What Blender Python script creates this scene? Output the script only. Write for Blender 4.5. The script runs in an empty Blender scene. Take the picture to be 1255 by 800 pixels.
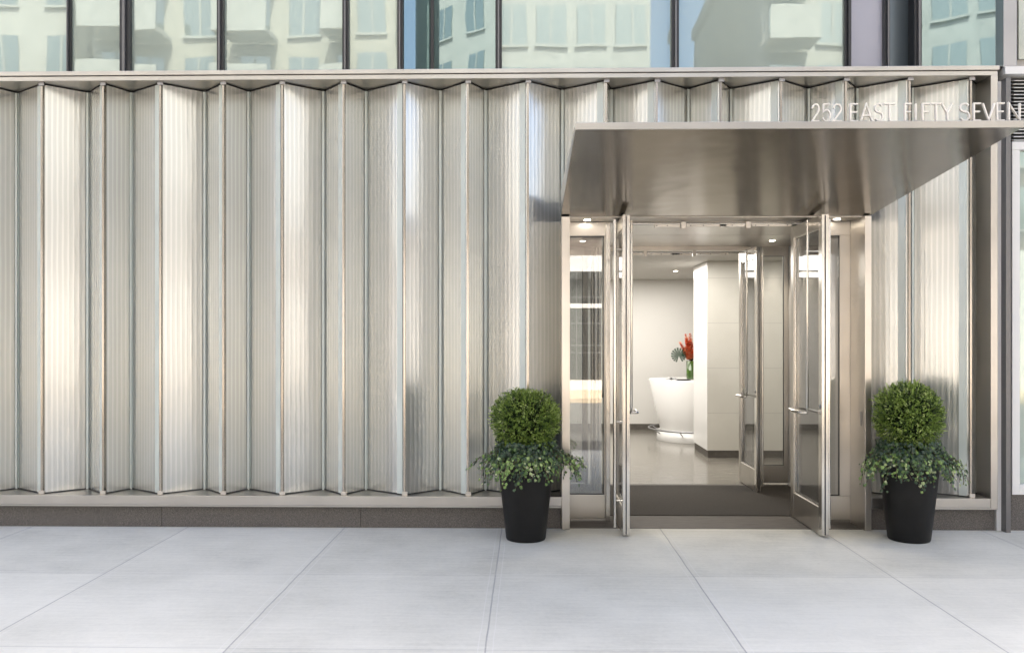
import bpy, bmesh, math, random
from mathutils import Vector, Matrix
R = math.radians
random.seed(7)
C = bpy.data.collections.new("Scene"); bpy.context.scene.collection.children.link(C)

# ------------------------------------------------------------------ survey of the photo -> metres
F = 1013.0; HY = 415.0; CAMY = -7.6; CAMZ = 1.75; YAW = R(1.1)
def ray(px):
    u = (px-627.5)/F
    return -math.sin(YAW)+u*math.cos(YAW), math.cos(YAW)+u*math.sin(YAW)
def WX(px, y):
    dx, dy = ray(px); return (y-CAMY)/dy*dx
def WZ(px, py, y):
    dx, dy = ray(px); return CAMZ+(y-CAMY)/dy*(HY-py)/F

# ------------------------------------------------------------------ helpers
def tag(o, label=None, cat=None, group=None, kind=None):
    if label: o['label'] = label
    if cat: o['category'] = cat
    if group: o['group'] = group
    if kind: o['kind'] = kind
    return o
def empty(name, loc=(0,0,0), label=None, cat=None, group=None):
    o = bpy.data.objects.new(name, None); C.objects.link(o); o.location = loc
    o.empty_display_size = .1
    return tag(o, label, cat, group)
class MB:
    def __init__(s): s.v=[]; s.f=[]; s.sm=[]; s.uv={}
    def add(s, vs, fs, smooth=False):
        b=len(s.v); s.v+= [tuple(p) for p in vs]
        for f in fs: s.f.append([b+i for i in f]); s.sm.append(smooth)
    def box(s, x0,y0,z0,x1,y1,z1):
        x0,x1=sorted((x0,x1)); y0,y1=sorted((y0,y1)); z0,z1=sorted((z0,z1))
        s.add([(x0,y0,z0),(x1,y0,z0),(x1,y1,z0),(x0,y1,z0),(x0,y0,z1),(x1,y0,z1),(x1,y1,z1),(x0,y1,z1)],
              [(0,3,2,1),(4,5,6,7),(0,1,5,4),(1,2,6,5),(2,3,7,6),(3,0,4,7)])
        return s
    def prism(s, plan, z0, z1):     # plan ccw list of (x,y)
        n=len(plan); 
        s.add([(x,y,z0) for x,y in plan]+[(x,y,z1) for x,y in plan],
              [tuple(range(n-1,-1,-1)), tuple(range(n,2*n))]+[(i,(i+1)%n,n+(i+1)%n,n+i) for i in range(n)])
        return s
    def tube(s, pts, r, n=10):
        pts=[Vector(p) for p in pts]; rings=[]
        for i,p in enumerate(pts):
            a = pts[max(i-1,0)]; b = pts[min(i+1,len(pts)-1)]
            d=(b-a).normalized(); up=Vector((0,0,1)) if abs(d.z)<.9 else Vector((1,0,0))
            e=d.cross(up).normalized(); g=e.cross(d)
            rr = r[i] if isinstance(r,(list,tuple)) else r
            rings.append([p+(e*math.cos(t)+g*math.sin(t))*rr for t in [2*math.pi*k/n for k in range(n)]])
        vs=[v for q in rings for v in q]; fs=[]
        for i in range(len(pts)-1):
            for k in range(n):
                fs.append((i*n+k,i*n+(k+1)%n,(i+1)*n+(k+1)%n,(i+1)*n+k))
        s.add(vs,fs,True)
        m=(len(pts)-1)*n
        s.add(rings[0],[tuple(range(n-1,-1,-1))]); s.add(rings[-1],[tuple(range(n))])
        return s
    def lathe(s, prof, cx=0, cy=0, n=48, smooth=True):
        vs=[]; fs=[]
        for r,z in prof:
            for k in range(n):
                t=2*math.pi*k/n; vs.append((cx+r*math.cos(t),cy+r*math.sin(t),z))
        for i in range(len(prof)-1):
            for k in range(n):
                fs.append((i*n+k,i*n+(k+1)%n,(i+1)*n+(k+1)%n,(i+1)*n+k))
        s.add(vs,fs,smooth); return s
    def disc(s, cx,cy,z,r,n=32):
        s.add([(cx+r*math.cos(2*math.pi*k/n),cy+r*math.sin(2*math.pi*k/n),z) for k in range(n)],[tuple(range(n))]); return s
    def build(s, name, mat, parent=None, bevel=0, recalc=True):
        me=bpy.data.meshes.new(name); me.from_pydata(s.v,[],s.f)
        for p,q in zip(me.polygons,s.sm): p.use_smooth=q
        if recalc:
            bm=bmesh.new(); bm.from_mesh(me); bmesh.ops.recalc_face_normals(bm,faces=bm.faces); bm.to_mesh(me); bm.free()
        me.update(); me.materials.append(mat)
        o=bpy.data.objects.new(name,me); C.objects.link(o)
        if parent: o.parent=parent
        if bevel:
            m=o.modifiers.new('b','BEVEL'); m.width=bevel; m.segments=2; m.limit_method='ANGLE'; m.angle_limit=R(40)
        return o
def obj_rel(parent): return parent.location

# ------------------------------------------------------------------ materials
def newmat(name):
    m=bpy.data.materials.new(name); m.use_nodes=True; nt=m.node_tree
    return m, nt, nt.nodes['Principled BSDF'], nt.nodes, nt.links
def setp(b, col=None, rough=None, metal=None, spec=None):
    if col: b.inputs['Base Color'].default_value=(*col,1)
    if rough is not None: b.inputs['Roughness'].default_value=rough
    if metal is not None: b.inputs['Metallic'].default_value=metal
    if spec is not None: b.inputs['Specular IOR Level'].default_value=spec
def ramp(N, L, src, stops):
    r=N.new('ShaderNodeValToRGB'); e=r.color_ramp.elements
    e[0].position=stops[0][0]; e[0].color=(*stops[0][1],1); e[1].position=stops[-1][0]; e[1].color=(*stops[-1][1],1)
    for p,c in stops[1:-1]:
        q=e.new(p); q.color=(*c,1)
    L.new(src,r.inputs[0]); return r
def noise(N, L, vec, scale, detail=4, rough=.55):
    n=N.new('ShaderNodeTexNoise'); n.inputs['Scale'].default_value=scale; n.inputs['Detail'].default_value=detail
    n.inputs['Roughness'].default_value=rough
    if vec: L.new(vec,n.inputs['Vector'])
    return n
def mapped(N, L, scale=(1,1,1), rot=(0,0,0), src='Object'):
    t=N.new('ShaderNodeTexCoord'); m=N.new('ShaderNodeMapping'); m.inputs['Scale'].default_value=scale
    m.inputs['Rotation'].default_value=rot; L.new(t.outputs[src],m.inputs[0]); return m.outputs[0]
def bump(N, L, b, h, strength=.2, dist=.01, prev=None):
    n=N.new('ShaderNodeBump'); n.inputs['Strength'].default_value=strength; n.inputs['Distance'].default_value=dist
    L.new(h,n.inputs['Height']); 
    if prev: L.new(prev.outputs[0],n.inputs['Normal'])
    L.new(n.outputs[0],b.inputs['Normal']); return n

def steel(name, col, rough, aniso=.6, wav=.0, rot=0.0):
    m,nt,b,N,L=newmat(name); setp(b,col,rough,1.0)
    b.inputs['Anisotropic'].default_value=aniso; b.inputs['Anisotropic Rotation'].default_value=rot
    tg=N.new('ShaderNodeTangent'); tg.direction_type='RADIAL'; tg.axis='Z'; L.new(tg.outputs[0],b.inputs['Tangent'])
    v2=mapped(N,L,(1,1,1)); n2=noise(N,L,v2,1.7,2)
    r=ramp(N,L,n2.outputs[0],[(.3,tuple(c*.90 for c in col)),(.7,tuple(min(1,c*1.06) for c in col))])
    L.new(r.outputs[0],b.inputs['Base Color'])
    if wav: bump(N,L,b,n2.outputs[0],wav,.02)
    return m
M={}
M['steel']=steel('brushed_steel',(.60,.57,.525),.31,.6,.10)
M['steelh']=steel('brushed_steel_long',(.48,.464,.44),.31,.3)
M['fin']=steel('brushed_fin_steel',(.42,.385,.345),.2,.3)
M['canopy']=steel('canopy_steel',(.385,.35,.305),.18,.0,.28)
M['bright']=steel('polished_steel',(.70,.68,.64),.18,.4)
M['dull']=steel('grey_steel',(.36,.36,.37),.4,.2)

def plain(name,col,rough=.5,metal=0,spec=.5,nscale=None,amp=.1,bs=0):
    m,nt,b,N,L=newmat(name); setp(b,col,rough,metal,spec)
    if nscale:
        v=mapped(N,L); n=noise(N,L,v,nscale,6)
        r=ramp(N,L,n.outputs[0],[(.3,tuple(c*(1-amp) for c in col)),(.7,tuple(min(1,c*(1+amp)) for c in col))])
        L.new(r.outputs[0],b.inputs['Base Color'])
        if bs: bump(N,L,b,n.outputs[0],bs,.005)
    return m
M['black']=plain('black_gap',(.015,.015,.015),.6)
M['gasket']=plain('dark_anodised_metal',(.035,.036,.04),.35,.3)
M['midgrey']=plain('grey_anodised_metal',(.16,.16,.165),.35,.6)
M['pot']=plain('matte_black_fibreglass',(.007,.007,.007),.5,0,.3,9,.3,.05)
M['soil']=plain('potting_soil',(.03,.02,.012),.9,0,.2,60,.5,.6)
M['white']=plain('white_painted_wall',(.80,.785,.75),.5,0,.3,1.2,.02)
M['whitegloss']=plain('white_lacquer',(.84,.83,.81),.22)
M['ceil']=plain('lobby_ceiling_paint',(.55,.53,.49),.6)
M['lavender']=plain('lilac_grey_panel',(.36,.37,.44),.3,.2)
M['slate']=plain('slate_grey_panel',(.12,.15,.17),.3,.4)
M['edge']=plain('pale_glass_edge',(.60,.66,.63),.28,0,.6,3,.05)
M['cream']=plain('cream_brick',(.45,.425,.37),.8,0,.3,1.5,.1)
M['cream2']=plain('pale_limestone',(.46,.445,.41),.8,0,.3,1.5,.08)
M['glow_podium']=plain('glow_band_stone',(.62,.61,.58),.6,0,.3,1.2,.06)  # white chosen so the lower floors opposite brighten the folded glass
M['shop']=plain('dark_shop_window',(.02,.02,.022),.15,0,.5)
M['dbrick']=plain('dark_brown_brick',(.17,.14,.115),.85,0,.3,2,.12)
M['brick']=plain('tan_brick',(.34,.28,.22),.85,0,.3,2,.12)
M['concrete_b']=plain('pale_concrete',(.44,.435,.41),.8,0,.3,2,.1)
M['lett']=plain('satin_white_metal',(.85,.83,.79),.3)
M['lipw']=plain('white_aluminium',(.72,.73,.73),.35,0,.5)

# fluted glass of the pleated wall
def fluted():
    m,nt,b,N,L=newmat('fluted_cast_glass')
    uv=N.new('ShaderNodeUVMap'); uv.uv_map='UVMap'
    sep=N.new('ShaderNodeSeparateXYZ'); L.new(uv.outputs[0],sep.inputs[0])
    # slow wobble along the height
    mp=N.new('ShaderNodeMapping'); mp.inputs['Scale'].default_value=(1.5,.9,1); L.new(uv.outputs[0],mp.inputs[0])
    wob=noise(N,L,mp.outputs[0],2.2,2)
    ma=N.new('ShaderNodeMath'); ma.operation='MULTIPLY_ADD'; ma.inputs[1].default_value=.014
    L.new(wob.outputs[0],ma.inputs[0]); L.new(sep.outputs[0],ma.inputs[2])
    def wave(per,src):
        a=N.new('ShaderNodeMath'); a.operation='MULTIPLY'; a.inputs[1].default_value=2*math.pi/per; L.new(src,a.inputs[0])
        s=N.new('ShaderNodeMath'); s.operation='SINE'; L.new(a.outputs[0],s.inputs[0]); return s.outputs[0]
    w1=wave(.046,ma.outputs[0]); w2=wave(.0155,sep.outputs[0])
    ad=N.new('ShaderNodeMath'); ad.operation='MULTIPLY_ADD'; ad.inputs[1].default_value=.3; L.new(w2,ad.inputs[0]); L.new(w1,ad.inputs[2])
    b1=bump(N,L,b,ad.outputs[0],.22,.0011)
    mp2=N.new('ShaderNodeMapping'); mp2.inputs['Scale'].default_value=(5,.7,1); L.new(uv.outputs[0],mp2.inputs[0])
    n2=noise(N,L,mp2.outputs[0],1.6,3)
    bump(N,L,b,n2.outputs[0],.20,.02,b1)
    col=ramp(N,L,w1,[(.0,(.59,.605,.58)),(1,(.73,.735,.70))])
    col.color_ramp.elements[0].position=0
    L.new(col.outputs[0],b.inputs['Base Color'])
    b.inputs['Metallic'].default_value=.62
    b.inputs['Roughness'].default_value=.22
    b.inputs['Coat Weight'].default_value=.3; b.inputs['Coat Roughness'].default_value=.08
    return m
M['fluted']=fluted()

def mirrorglass(name, tint, refl, rough=.0, diff=(.2,.24,.22), warp=.0):
    m,nt,b,N,L=newmat(name); N.remove(b)
    out=N['Material Output']; g=N.new('ShaderNodeBsdfGlossy'); g.inputs['Color'].default_value=(*tint,1); g.inputs['Roughness'].default_value=rough
    d=N.new('ShaderNodeBsdfDiffuse'); d.inputs['Color'].default_value=(*diff,1)
    lw=N.new('ShaderNodeLayerWeight'); lw.inputs[0].default_value=.25
    mr=N.new('ShaderNodeMapRange'); mr.inputs['To Min'].default_value=refl; mr.inputs['To Max'].default_value=1; L.new(lw.outputs[0],mr.inputs[0])
    mx=N.new('ShaderNodeMixShader'); L.new(mr.outputs[0],mx.inputs[0]); L.new(d.outputs[0],mx.inputs[1]); L.new(g.outputs[0],mx.inputs[2])
    L.new(mx.outputs[0],out.inputs[0])
    if warp:
        v=mapped(N,L); n=noise(N,L,v,1.3,1); bp=N.new('ShaderNodeBump'); bp.inputs['Strength'].default_value=warp; bp.inputs['Distance'].default_value=.02
        L.new(n.outputs[0],bp.inputs['Height']); L.new(bp.outputs[0],g.inputs['Normal'])
    return m
M['upglass']=mirrorglass('tinted_reflective_glass',(.64,.72,.67),.27,.015,(.35,.42,.385),.08)
M['tealglass']=mirrorglass('teal_reflective_glass',(.46,.57,.56),.36,.01,(.14,.215,.21),.10)
M['darkwin']=mirrorglass('window_glass_far',(.75,.78,.74),.3,.1,(.16,.19,.18))
def clearglass(name,refl=.1,tint=(.93,.97,.95)):
    m,nt,b,N,L=newmat(name); N.remove(b); out=N['Material Output']
    t=N.new('ShaderNodeBsdfTransparent'); t.inputs[0].default_value=(*tint,1)
    g=N.new('ShaderNodeBsdfGlossy'); g.inputs['Roughness'].default_value=0
    fr=N.new('ShaderNodeLayerWeight'); fr.inputs[0].default_value=.35
    mr=N.new('ShaderNodeMapRange'); mr.inputs['To Min'].default_value=refl; mr.inputs['To Max'].default_value=.9; L.new(fr.outputs[0],mr.inputs[0])
    mx=N.new('ShaderNodeMixShader'); L.new(mr.outputs[0],mx.inputs[0]); L.new(t.outputs[0],mx.inputs[1]); L.new(g.outputs[0],mx.inputs[2]); L.new(mx.outputs[0],out.inputs[0])
    return m
M['clear']=clearglass('clear_glass',.05,(.985,.99,.985))
M['side']=clearglass('sidelight_glass',.25,(.76,.78,.77))

def granite():
    m,nt,b,N,L=newmat('flamed_granite'); v=mapped(N,L); n=noise(N,L,v,240,3,.7)
    r=ramp(N,L,n.outputs[0],[(.35,(.035,.032,.03)),(.5,(.09,.082,.076)),(.68,(.22,.205,.19))])
    L.new(r.outputs[0],b.inputs['Base Color']); setp(b,rough=.6); bump(N,L,b,n.outputs[0],.25,.003); return m
M['granite']=granite()

def sidewalk():
    m,nt,b,N,L=newmat('sidewalk_concrete')
    t=N.new('ShaderNodeTexCoord'); sep=N.new('ShaderNodeSeparateXYZ'); L.new(t.outputs['Object'],sep.inputs[0])
    def math_(op,a,bv=None,c=None):
        n=N.new('ShaderNodeMath'); n.operation=op
        for i,q in enumerate((a,bv,c)):
            if q is None: continue
            if isinstance(q,(int,float)): n.inputs[i].default_value=q
            else: L.new(q,n.inputs[i])
        return n.outputs[0]
    def dist(src,off,per,wob):
        s=math_('ADD',src,off); s=math_('ADD',s,wob)
        p=math_('PINGPONG',s,per/2); return p       # distance to nearest joint
    wn=noise(N,L,t.outputs['Object'],3,3); w=math_('MULTIPLY',math_('SUBTRACT',wn.outputs[0],.5),.012)
    dx=dist(sep.outputs[0],.24,1.46,w); dy=dist(sep.outputs[1],0.03,1.46,w)
    def line(d,lo,hi):
        mr=N.new('ShaderNodeMapRange'); mr.interpolation_type='SMOOTHSTEP'; mr.inputs['From Min'].default_value=lo; mr.inputs['From Max'].default_value=hi; L.new(d,mr.inputs[0]); return mr.outputs[0]
    # second row joint (every other) is fainter
    gx=line(dx,.002,.007); gy=line(dy,.001,.0045)
    faint=math_('ADD',.35,math_('MULTIPLY',math_('LESS_THAN',sep.outputs[1],-2.2),.45))
    gy2=math_('SUBTRACT',1,math_('MULTIPLY',math_('SUBTRACT',1,gy),faint))
    g=math_('MINIMUM',gx,gy2)
    # tooled margin: a smooth trowelled band beside each joint with a fine arris
    ex=math_('ABSOLUTE',math_('SUBTRACT',dx,.042)); ey=math_('ABSOLUTE',math_('SUBTRACT',dy,.042))
    e=math_('MINIMUM',line(ex,.001,.005),line(ey,.001,.005))
    n1=noise(N,L,t.outputs['Object'],1.1,6,.6); n2=noise(N,L,t.outputs['Object'],28,6,.7); n3=noise(N,L,t.outputs['Object'],380,2,.6)
    vb=mapped(N,L,(.7,9,1)); n4=noise(N,L,vb,3,4,.6)
    # slab number for slight slab to slab change
    fx=math_('FLOOR',math_('DIVIDE',math_('ADD',sep.outputs[0],.24),1.46)); fy=math_('FLOOR',math_('DIVIDE',math_('ADD',sep.outputs[1],.03),1.46))
    cb=N.new('ShaderNodeCombineXYZ'); L.new(fx,cb.inputs[0]); L.new(fy,cb.inputs[1]); wh=N.new('ShaderNodeTexWhiteNoise'); L.new(cb.outputs[0],wh.inputs['Vector'])
    v=math_('MULTIPLY_ADD',n1.outputs[0],.52,-.12); v=math_('MULTIPLY_ADD',n2.outputs[0],.22,v); v=math_('MULTIPLY_ADD',n3.outputs[0],.22,v); v=math_('MULTIPLY_ADD',n4.outputs[0],.2,v); v=math_('MULTIPLY_ADD',wh.outputs[0],.14,v)
    vo=N.new('ShaderNodeTexVoronoi'); vo.inputs['Scale'].default_value=1.9; L.new(t.outputs['Object'],vo.inputs['Vector'])
    gum=line(vo.outputs['Distance'],.012,.022); v=math_('SUBTRACT',v,math_('MULTIPLY',math_('SUBTRACT',1,gum),.09))
    r=ramp(N,L,v,[(.30,(.47,.462,.405)),(.48,(.63,.618,.545)),(.66,(.75,.733,.65))])
    mx=N.new('ShaderNodeMix'); mx.data_type='RGBA'; mx.inputs[6].default_value=(.42,.41,.385,1); L.new(g,mx.inputs[0]); L.new(r.outputs[0],mx.inputs[7])
    mx2=N.new('ShaderNodeMix'); mx2.data_type='RGBA'; L.new(math_('MULTIPLY_ADD',e,.45,.55),mx2.inputs[0]); mx2.inputs[6].default_value=(.76,.74,.70,1); L.new(mx.outputs[2],mx2.inputs[7])
    L.new(mx2.outputs[2],b.inputs['Base Color']); setp(b,rough=.75,spec=.35)
    h=math_('MULTIPLY_ADD',n3.outputs[0],.12,g)
    h=math_('MULTIPLY_ADD',n2.outputs[0],.12,h)
    bump(N,L,b,h,.45,.004); return m
M['sidewalk']=sidewalk()
M['asphalt']=plain('asphalt',(.12,.115,.105),.85,0,.3,40,.25,.4)
M['warmpave']=plain('warm_glow_paving',(.52,.42,.29),.7,0,.3,4,.15)  # tan put in for the warm glow that traffic reflects into the glass
M['kerb']=plain('granite_kerb',(.35,.34,.33),.7,0,.3,60,.2,.2)

def lobbyfloor():
    m,nt,b,N,L=newmat('striated_lobby_stone'); v=mapped(N,L,(.6,14,1)); n=noise(N,L,v,4,6,.65)
    r=ramp(N,L,n.outputs[0],[(.3,(.10,.09,.075)),(.5,(.19,.175,.15)),(.7,(.30,.28,.24))])
    L.new(r.outputs[0],b.inputs['Base Color']); setp(b,rough=.18,spec=.6); return m
M['lfloor']=lobbyfloor()
def stone2():
    m,nt,b,N,L=newmat('threshold_stone'); v=mapped(N,L,(1,12,1)); n=noise(N,L,v,5,6,.65)
    r=ramp(N,L,n.outputs[0],[(.3,(.07,.062,.054)),(.5,(.115,.104,.092)),(.7,(.16,.147,.13))])
    L.new(r.outputs[0],b.inputs['Base Color']); setp(b,rough=.7,spec=.3); return m
M['thresh']=stone2()
M['mat']=plain('charcoal_ribbed_mat',(.055,.05,.045),.9,0,.2,150,.35,.5)
def panels():
    m,nt,b,N,L=newmat('large_format_wall_tile'); t=N.new('ShaderNodeTexCoord'); sep=N.new('ShaderNodeSeparateXYZ'); L.new(t.outputs['Object'],sep.inputs[0])
    p=N.new('ShaderNodeMath'); p.operation='PINGPONG'; p.inputs[1].default_value=.33; L.new(sep.outputs[2],p.inputs[0])
    mr=N.new('ShaderNodeMapRange'); mr.inputs['From Min'].default_value=.002; mr.inputs['From Max'].default_value=.006; L.new(p.outputs[0],mr.inputs[0])
    n=noise(N,L,t.outputs['Object'],1.5,5); r=ramp(N,L,n.outputs[0],[(.3,(.62,.60,.54)),(.7,(.69,.67,.61))])
    mx=N.new('ShaderNodeMix'); mx.data_type='RGBA'; mx.inputs[6].default_value=(.52,.50,.46,1); L.new(mr.outputs[0],mx.inputs[0]); L.new(r.outputs[0],mx.inputs[7])
    L.new(mx.outputs[2],b.inputs['Base Color']); setp(b,rough=.3); return m
M['tile']=panels()
def leafmat(name,stops,rough=.4,spec=.5,tr=.15):
    m,nt,b,N,L=newmat(name); a=N.new('ShaderNodeAttribute'); a.attribute_name='rnd'
    r=ramp(N,L,a.outputs['Fac'],stops); L.new(r.outputs[0],b.inputs['Base Color']); setp(b,rough=rough,spec=spec)
    out=N['Material Output']; tl=N.new('ShaderNodeBsdfTranslucent'); L.new(r.outputs[0],tl.inputs[0])
    mx=N.new('ShaderNodeMixShader'); mx.inputs[0].default_value=tr; L.new(b.outputs[0],mx.inputs[1]); L.new(tl.outputs[0],mx.inputs[2]); L.new(mx.outputs[0],out.inputs[0])
    return m
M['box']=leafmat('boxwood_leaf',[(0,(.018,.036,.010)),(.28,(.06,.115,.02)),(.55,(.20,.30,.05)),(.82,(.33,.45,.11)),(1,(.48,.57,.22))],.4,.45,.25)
M['ivy']=leafmat('ivy_leaf',[(0,(.014,.035,.02)),(.4,(.035,.072,.036)),(.62,(.11,.20,.05)),(.85,(.28,.42,.12)),(1,(.48,.52,.32))],.32,.5,.12)
M['stem']=plain('woody_stem',(.08,.06,.035),.8)
M['core']=plain('painted_shade_core',(.010,.016,.006),.9,0,.1)  # near-black colour standing in for the shade inside the shrub
M['petal']=leafmat('gladiolus_petal',[(0,(.70,.09,.03)),(.5,(.88,.26,.12)),(1,(.92,.55,.35))],.5,.3,.3)
M['dleaf']=plain('dark_glossy_leaf',(.006,.035,.014),.6,0,.25)
def vaseglass():
    m,nt,b,N,L=newmat('green_glass_vase'); v=mapped(N,L,(30,30,2)); n=noise(N,L,v,3,3)
    r=ramp(N,L,n.outputs[0],[(.35,(.02,.06,.01)),(.65,(.09,.17,.03))]); L.new(r.outputs[0],b.inputs['Base Color']); setp(b,rough=.05,spec=.8); b.inputs['Coat Weight'].default_value=.6; return m
M['vase']=vaseglass()
def emis(name,col,s):
    m,nt,b,N,L=newmat(name); setp(b,(.8,.8,.8),.5); b.inputs['Emission Color'].default_value=(*col,1); b.inputs['Emission Strength'].default_value=s; return m
M['lamp']=emis('lamp_lens',(1,.93,.8),14)

# ------------------------------------------------------------------ ground
g=MB().box(-300,-300,-.35,300,-4.75,-.13).build('road',M['asphalt']); tag(g,kind='structure')
g=MB().box(-40,-4.6,-.3,40,.05,0).build('sidewalk',M['sidewalk']); tag(g,kind='structure')
g=MB().box(-40,-4.75,-.3,40,-4.603,.0).build('kerb',M['kerb']); tag(g,kind='structure')
g=MB().box(-300,.052,-.35,300,300,-.13).build('ground',M['asphalt']); tag(g,kind='structure')
g=MB().box(-60,-22,-.3,60,-16,.0).build('far_sidewalk',M['warmpave']); tag(g,kind='structure')  # unseen, its tan colour warms the reflections in the folded glass

PL,PR=.31,3.13            # entrance portal, outer faces
# ------------------------------------------------------------------ pleated glass wall
ZT,ZB=4.14,.30
YP,YV=.06,.33
peaks=[52,127,197,274,346,421,495.5,573,646.5,742,804,882,956,1035,1113,1188]
vals=[22,109,162,252,305.5,397,449,540,595,689,749,843,895,990,1049.4,1117,1201]
PK=[WX(p,YP) for p in peaks]; VL=[WX(p,YV) for p in vals]
pts=[]
for i in range(len(PK)): pts+= [(VL[i],YV,'v'),(PK[i],YP,'p')]
pts.append((VL[-1],YV,'v'))
x=PK[0]; odd=False
left=[]; px_=pts[0][0]
for k in range(6):
    pk=PK[0]-.57*(k+1)
    left.append((pk,YP,'p')); left.append((pk-(.27 if k%2==0 else .42),YV,'v'))
pts=left[::-1]+pts
wall=empty('pleated_glass_wall',(0,.2,0),'long folded wall of ribbed silvery glass in a brushed steel frame, around the entrance','glass wall')
def rel(o,parent):
    o.parent=parent; o.matrix_parent_inverse=Matrix.Translation(parent.location).inverted(); return o
def panel(p,q,z0,z1,name='glass_panel',mat='fluted',off=0,th=.018,a=0,b_=1):
    P=Vector(p[:2]); Q=Vector(q[:2]); d=(Q-P); n=Vector((d.y,-d.x)).normalized()  # towards street
    A=P+d*a; B=P+d*b_
    ft=n*off; bk=n*(off-th)
    me=bpy.data.meshes.new(name)
    c=[A+ft,B+ft,B+bk,A+bk]
    vs=[(v.x,v.y,z0) for v in c]+[(v.x,v.y,z1) for v in c]
    me.from_pydata(vs,[],[(0,1,5,4),(1,2,6,5),(2,3,7,6),(3,0,4,7),(4,5,6,7),(3,2,1,0)])
    uv=me.uv_layers.new(name='UVMap'); Ln=d.length; o0=random.random()*20; v0=random.random()*20
    for pl in me.polygons:
        for li in pl.loop_indices:
            vi=me.loops[li].vertex_index; v=me.vertices[vi].co
            uv.data[li].uv=((Vector((v.x,v.y))-P).dot(d)/Ln+o0*3, v.z+v0)
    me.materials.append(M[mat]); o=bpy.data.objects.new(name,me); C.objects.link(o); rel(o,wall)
    return o
for i in range(len(pts)-1):
    p,q=pts[i],pts[i+1]
    mx=(p[0]+q[0])/2
    over = PL-.02 < mx < PR+.02 and not (i and q[0]<=PL+.03)
    z0 = 2.95 if over else ZB
    if q[2]=='p':   # rising to a peak: wide pale edge strip beside the post
        Ln=(Vector(q[:2])-Vector(p[:2])).length
        a=max(0,1-.085/Ln)
        if q[0]<PL: pass
        o=panel(p,q,z0,ZT-.012); 
        panel(p,q,z0,ZT-.014,'glass_edge','edge',.006,.004,a,1-.02/Ln)
        panel(p,q,z0,ZT-.014,'glass_edge','edge',.005,.003,.0,.022/Ln)
        if i>=1: pass
    else:
        panel(p,q,z0,ZT-.012)
    # dark shadow gap seal along the head and foot
    panel(p,q,ZT-.007,ZT-.0002,'seal','black',.006,.02)
    if not over: panel(p,q,ZB+.0004,ZB+.008,'seal','black',.012,.03)
for q in pts:
    if q[2]=='p':
        over=PL-.02<q[0]<PR+.02
        z0=2.95 if over else ZB
        o=MB().box(q[0]-.006,YP-.022,z0+.001,q[0]+.014,YP+.03,ZT-.001).build('mullion',M['fin'],None,.002); rel(o,wall)
        if not over:
            o=MB().box(q[0]-.016,YP-.035,z0+.0015,q[0]+.034,YP-.023,z0+.035).build('bracket',M['steel']); rel(o,wall)
        o=MB().box(q[0]-.016,YP-.035,ZT-.03,q[0]+.034,YP-.023,ZT-.0015).build('bracket',M['dull']); rel(o,wall)
    else:
        if PL-.02<q[0]<PR+.02 and q[0]>.45: z0=2.95
        else: z0=ZB
        o=MB().prism([(q[0]-.010,YV-.030),(q[0]+.010,YV-.030),(q[0]+.004,YV),(q[0]-.004,YV)],z0+.001,ZT-.016).build('valley_seal',M['edge']); rel(o,wall)
XL=-9.; XR=WX(1222,0); XRi=WX(1213.5,0)
# frame: head with two fascias, sill, right jamb
o=MB().box(XL,-.01,ZT,XR,.45,ZT+.040).box(XL,-.025,ZT+.045,XR+.01,.45,ZT+.085).box(XL,.004,ZT+.0402,XR-.01,.44,ZT+.0448).build('head_channel',M['steelh'],None,.002); rel(o,wall)
o=MB().box(XL,-.01,ZB-.085,PL-.001,.42,ZB-.0005).box(XL,-.018,ZB-.100,PL-.001,.40,ZB-.0865).build('sill_channel',M['steelh'],None,.002); rel(o,wall)
o=MB().box(PR+.002,-.01,ZB-.085,XRi-.001,.42,ZB-.0005).box(PR+.002,-.018,ZB-.100,XRi-.001,.40,ZB-.0865).build('sill_channel',M['steelh'],None,.002); rel(o,wall)
o=MB().box(XRi,-.012,ZB-.10,XR,.42,ZT-.0005).build('jamb',M['steelh'],None,.002); rel(o,wall)
o=MB().box(XRi-.10,.345,ZB,XRi-.0005,.37,ZT).build('jamb_return',M['steel']); rel(o,wall)
o=MB().box(XL,.40,ZB,PL-.002,.44,ZT-.001).box(PR+.004,.40,ZB,XRi,.44,ZT-.001).box(PL,.40,3.0,PR,.44,ZT-.001).build('backing',M['white']); rel(o,wall)
# plinth
pl=empty('granite_plinth',(0,.05,0),'low speckled dark granite plinth under the steel sill, left of the door','plinth')
xs=[XL,WX(197,.04),WX(390,.04),WX(442,.04),PL-.002]
xs=[XL,-5.5,WX(198,.04),WX(442,.04),PL-.002]
for a,b_ in zip(xs[:-1],xs[1:]):
    rel(MB().box(a+.0015,.04,-.02,b_-.0015,.3,ZB-.102).build('stone_slab',M['granite'],None,.002),pl)
pl=empty('granite_plinth',(3.5,.05,0),'short speckled granite plinth right of the door, behind the planter','plinth')
rel(MB().box(PR+.004,.04,-.02,XR-.002,.3,ZB-.102).build('stone_slab',M['granite'],None,.002),pl)

# ------------------------------------------------------------------ canopy
ca=empty('canopy',(1.7,-1.1,3),'wide flat brushed steel canopy projecting over the entrance doors','canopy')
YF=-2.30; CX0,CX1=PL-.005,PR+.005
zf=WZ(980,158,YF); zt=WZ(980,149.5,YF); zb=2.875
b=MB(); w=.004
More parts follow.
